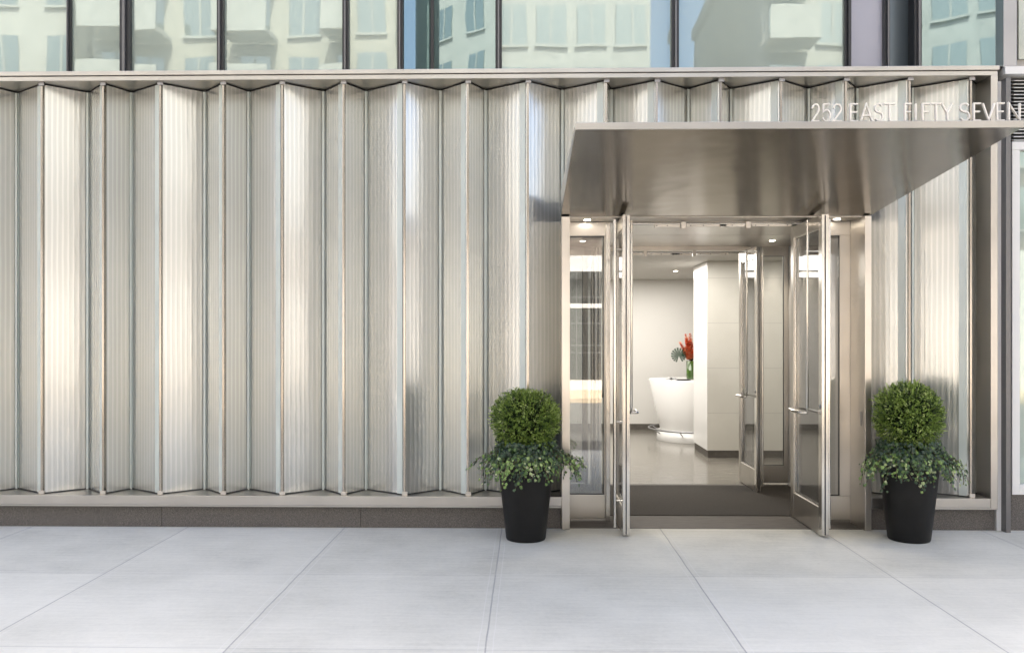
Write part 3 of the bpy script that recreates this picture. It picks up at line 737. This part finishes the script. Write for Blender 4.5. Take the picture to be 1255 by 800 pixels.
rel(MB().box(XL,.0,Z0+.0,WX(1236,.1),.6,Z0+.0022).build('ledge',M['steelh']),up)

# unseen building mass above and behind, height set to shade the sidewalk
o=MB().box(-14,.62,3.2,XR+.1,16,11).box(-14,.10,ZU+.02,XR+.1,.615,11).build('tower_block',M['concrete_b']); tag(o,'unseen upper storeys above the windows, height set to shade the sidewalk','building')

# ------------------------------------------------------------------ right neighbour
XC0,XC1=WX(1223,0),WX(1229,0)
gp=empty('corner_pilaster',(XC0,.1,0),'narrow grey steel pilaster between the steel frame and the neighbouring shopfront','pilaster')
rel(MB().box(XC0+.002,.02,0,XC1-.001,.4,Z0-.13).build('pale_flange',M['lipw'],None,.002),gp)
rel(MB().box(XC1,-.05,0,WX(1239,-.05),.4,Z0-.12).build('post',M['midgrey'],None,.003),gp)
nb=empty('neighbouring_shopfront',(4.8,.1,0),'white framed shopfront with a louvre at the right edge','building')
XN=WX(1240,.02)+.004
rel(MB().box(XN,.02,3.47,XN+5,.1,3.545).box(XN,.02,.33,XN+.07,.1,3.469).box(XN+.071,.02,.33,XN+5,.1,.42).build('white_frame',M['lipw'],None,.003),nb)
rel(MB().box(XN+.071,.07,.421,XN+5,.09,3.469).build('window_pane',M['upglass']),nb)
rel(MB().box(XN,.04,-.02,XN+5,.3,.328).build('granite_base',M['granite'],None,.002),nb)
m=MB()
for k in range(18):
    z=3.555+k*.032
    m.add([(XN+.02,.03,z),(XN+5,.03,z),(XN+5,.08,z+.018),(XN+.02,.08,z+.018),(XN+.02,.03,z+.006),(XN+5,.03,z+.006),(XN+5,.08,z+.024),(XN+.02,.08,z+.024)],[(0,1,2,3),(4,5,6,7),(0,1,5,4),(2,3,7,6),(0,3,7,4),(1,2,6,5)])
rel(m.build('louvre',M['lipw']),nb)
rel(MB().box(XN,.10,.0,XN+5,.4,4.14).build('wall',M['gasket']),nb)
rel(MB().box(XN-.09,-.03,4.145,XN+5,.5,4.215).build('ledge',M['lipw'],None,.003),nb)
rel(MB().box(XN-.09,-.0,4.216,XN+.03,.4,7.6).build('corner_post',M['dull'],None,.003),nb)
rel(MB().box(XN+.031,.06,4.216,XN+5,.4,7.6).build('upper_wall',M['cream2']),nb)
rel(MB().box(XN+.07,.04,4.30,XN+1.2,.058,7.4).build('window_pane',M['darkwin']),nb)
o=MB().box(XR+.12,.5,3,30,14,9.5).build('neighbour_block',M['cream']); tag(o,'upper block of the neighbouring building, out of frame','building')

# ------------------------------------------------------------------ across the street (unseen, light and dark bands shaped for the reflections)
def copyobj(o,loc,parent):
    c=o.copy(); c.parent=parent; c.matrix_parent_inverse=Matrix.Identity(4); c.location=loc; C.objects.link(c); return c
def block(x0,x1,yf,h,wm,label,nx,nz,ww,wh,balc=False,z1=5.2,mm='dbrick',sx=0.):
    b_=empty('street_building',((x0+x1)/2,yf,0),label,'building','buildings across the street')
    rel(MB().box(x0,yf-12,-.1,x1,yf+.25,4.6).build('glow_podium',M['glow_podium']),b_)  # unseen pale band, shaped to throw a mid-height glow into the glass
    rel(MB().box(x0,yf-12,4.601,x1,yf,9.2).build('dark_band_storeys',M[mm]),b_)  # unseen dark band, added for contrast above the reflected glow
    rel(MB().box(x0,yf-12,9.201,x1,yf,h).build('wall',M[wm]),b_)
    rel(MB().box(x0-.15,yf-12,h,x1+.15,yf+.2,h+.5).build('cornice',M['concrete_b']),b_)
    W=x1-x0; first=None; fb=None; sf=None
    nb_=max(1,int(W//6)); off=sx
    for i in range(nb_):
        lx=-W/2+W*(i+.5)/nb_+off
        if not sf:
            sf=MB().box(-1.35,.20,.0,1.35,.262,3.7).build('shopfront',M['shop'],b_); sf.location=(lx,0,.35)
            m=MB()
            for k in range(5): m.box(-1.35+k*.65,.263,.0,-1.31+k*.65,.30,3.7)
            for z in (.9,1.15,1.9,2.8): m.box(-1.30,.2645,z,1.30,.275,z+.05)
            sfm=m.build('shopfront_frame',M['midgrey'],sf)
            sfa=MB().box(-1.45,.264,2.45,1.45,.31,2.6).build('transom',M['glow_podium'],sf)
        else:
            c=copyobj(sf,(lx,0,.35),b_); copyobj(sfm,(0,0,0),c); copyobj(sfa,(0,0,0),c)
    for i in range(nx):
        for j in range(nz):
            lx=-W/2+W*(i+.5)/nx; lz=z1+(h-z1-.5)*(j+.1)/nz
            if not first:
                first=MB().box(-ww/2,-.02,0,ww/2,.04,wh).build('window',M['darkwin'],b_)
                first.location=(lx,0,lz); 
                fr=MB().box(-ww/2-.06,-.01,-.08,ww/2+.06,.1,-.001).box(-.03,.042,.0,.03,.06,wh).build('window_sill',M['concrete_b'],first)
            else:
                c=copyobj(first,(lx,0,lz),b_)
                copyobj(fr,(0,0,0),c)
            if balc and i%2==0:
                if not fb:
                    m=MB().box(-ww*.8,0.1,-.25,ww*.8,1.3,-.1)
                    m.box(-ww*.8,1.25,-.099,ww*.8,1.3,.85)
                    fb=m.build('balcony',M['concrete_b'],b_); fb.location=(lx,0,lz)
                else: copyobj(fb,(lx,0,lz),b_)
block(-34,-15,-20.5,24,'cream2','pale limestone apartment house across the street, far left',9,7,1.1,1.6)
block(-14,-4,-20,19,'cream','cream brick house with balconies across the street',6,6,1.0,1.5,True)
block(-3.6,4.5,-20.3,27,'concrete_b','tall pale concrete house across the street with wide windows',6,10,1.0,1.3,sx=1.9)
block(7.5,17,-20,16,'cream2','low pale stone house across the street with balconies',6,5,1.0,1.4,True)
block(17.3,34,-20.6,26,'cream','tan brick house across the street, far right',6,6,1.5,2)
block(34.5,60,-20.2,22,'cream2','long limestone house across the street, right of the tan one',7,5,1.6,2)
block(60.5,120,-20.6,20,'concrete_b','long pale concrete block far down the street to the right',10,4,2.4,2,mm='dbrick')
block(-60,-34.5,-20.2,20,'cream','long cream brick house across the street, far down to the left',7,4,1.6,2,mm='dbrick')
block(-120,-61,-20.6,26,'concrete_b','long pale concrete block far down the street to the left',10,5,2.4,2)

# ------------------------------------------------------------------ light
SUN_EL,SUN_AZ=56,20       # azimuth from +Y towards +X
w=bpy.data.worlds.new('World'); bpy.context.scene.world=w; w.use_nodes=True; nt=w.node_tree
sky=nt.nodes.new('ShaderNodeTexSky'); sky.sky_type='NISHITA'; sky.sun_disc=False; sky.sun_elevation=R(SUN_EL); sky.sun_rotation=R(SUN_AZ)
sky.air_density=.75; sky.dust_density=5.0; sky.ozone_density=.6
bg=nt.nodes['Background']; bg.inputs[1].default_value=.15; nt.links.new(sky.outputs[0],bg.inputs[0])
l=bpy.data.lights.new('sun','SUN'); l.energy=2.6; l.angle=R(.5); l.color=(1,.965,.915)
s=bpy.data.objects.new('sun',l); C.objects.link(s)
d=Vector((math.sin(R(SUN_AZ))*math.cos(R(SUN_EL)),math.cos(R(SUN_AZ))*math.cos(R(SUN_EL)),math.sin(R(SUN_EL))))
s.rotation_euler=d.to_track_quat('Z','Y').to_euler()
# camera
cd=bpy.data.cameras.new('camera'); cam=bpy.data.objects.new('camera',cd); C.objects.link(cam)
cam.location=(0,CAMY,CAMZ); cam.rotation_euler=(R(90),0,YAW)
cd.sensor_width=36; cd.lens=F/1255*36; cd.shift_y=(HY-400)/1255; cd.clip_start=.1; cd.clip_end=2000
sc=bpy.context.scene; sc.camera=cam
vs_=sc.view_settings; vs_.view_transform='Standard'; vs_.look='None'; vs_.gamma=1; vs_.exposure=2.22
sc.render.engine='CYCLES'; sc.cycles.max_bounces=10; sc.cycles.transparent_max_bounces=16; sc.cycles.glossy_bounces=6
sc.cycles.caustics_reflective=False; sc.cycles.caustics_refractive=False; sc.cycles.sample_clamp_indirect=6; sc.cycles.blur_glossy=.5
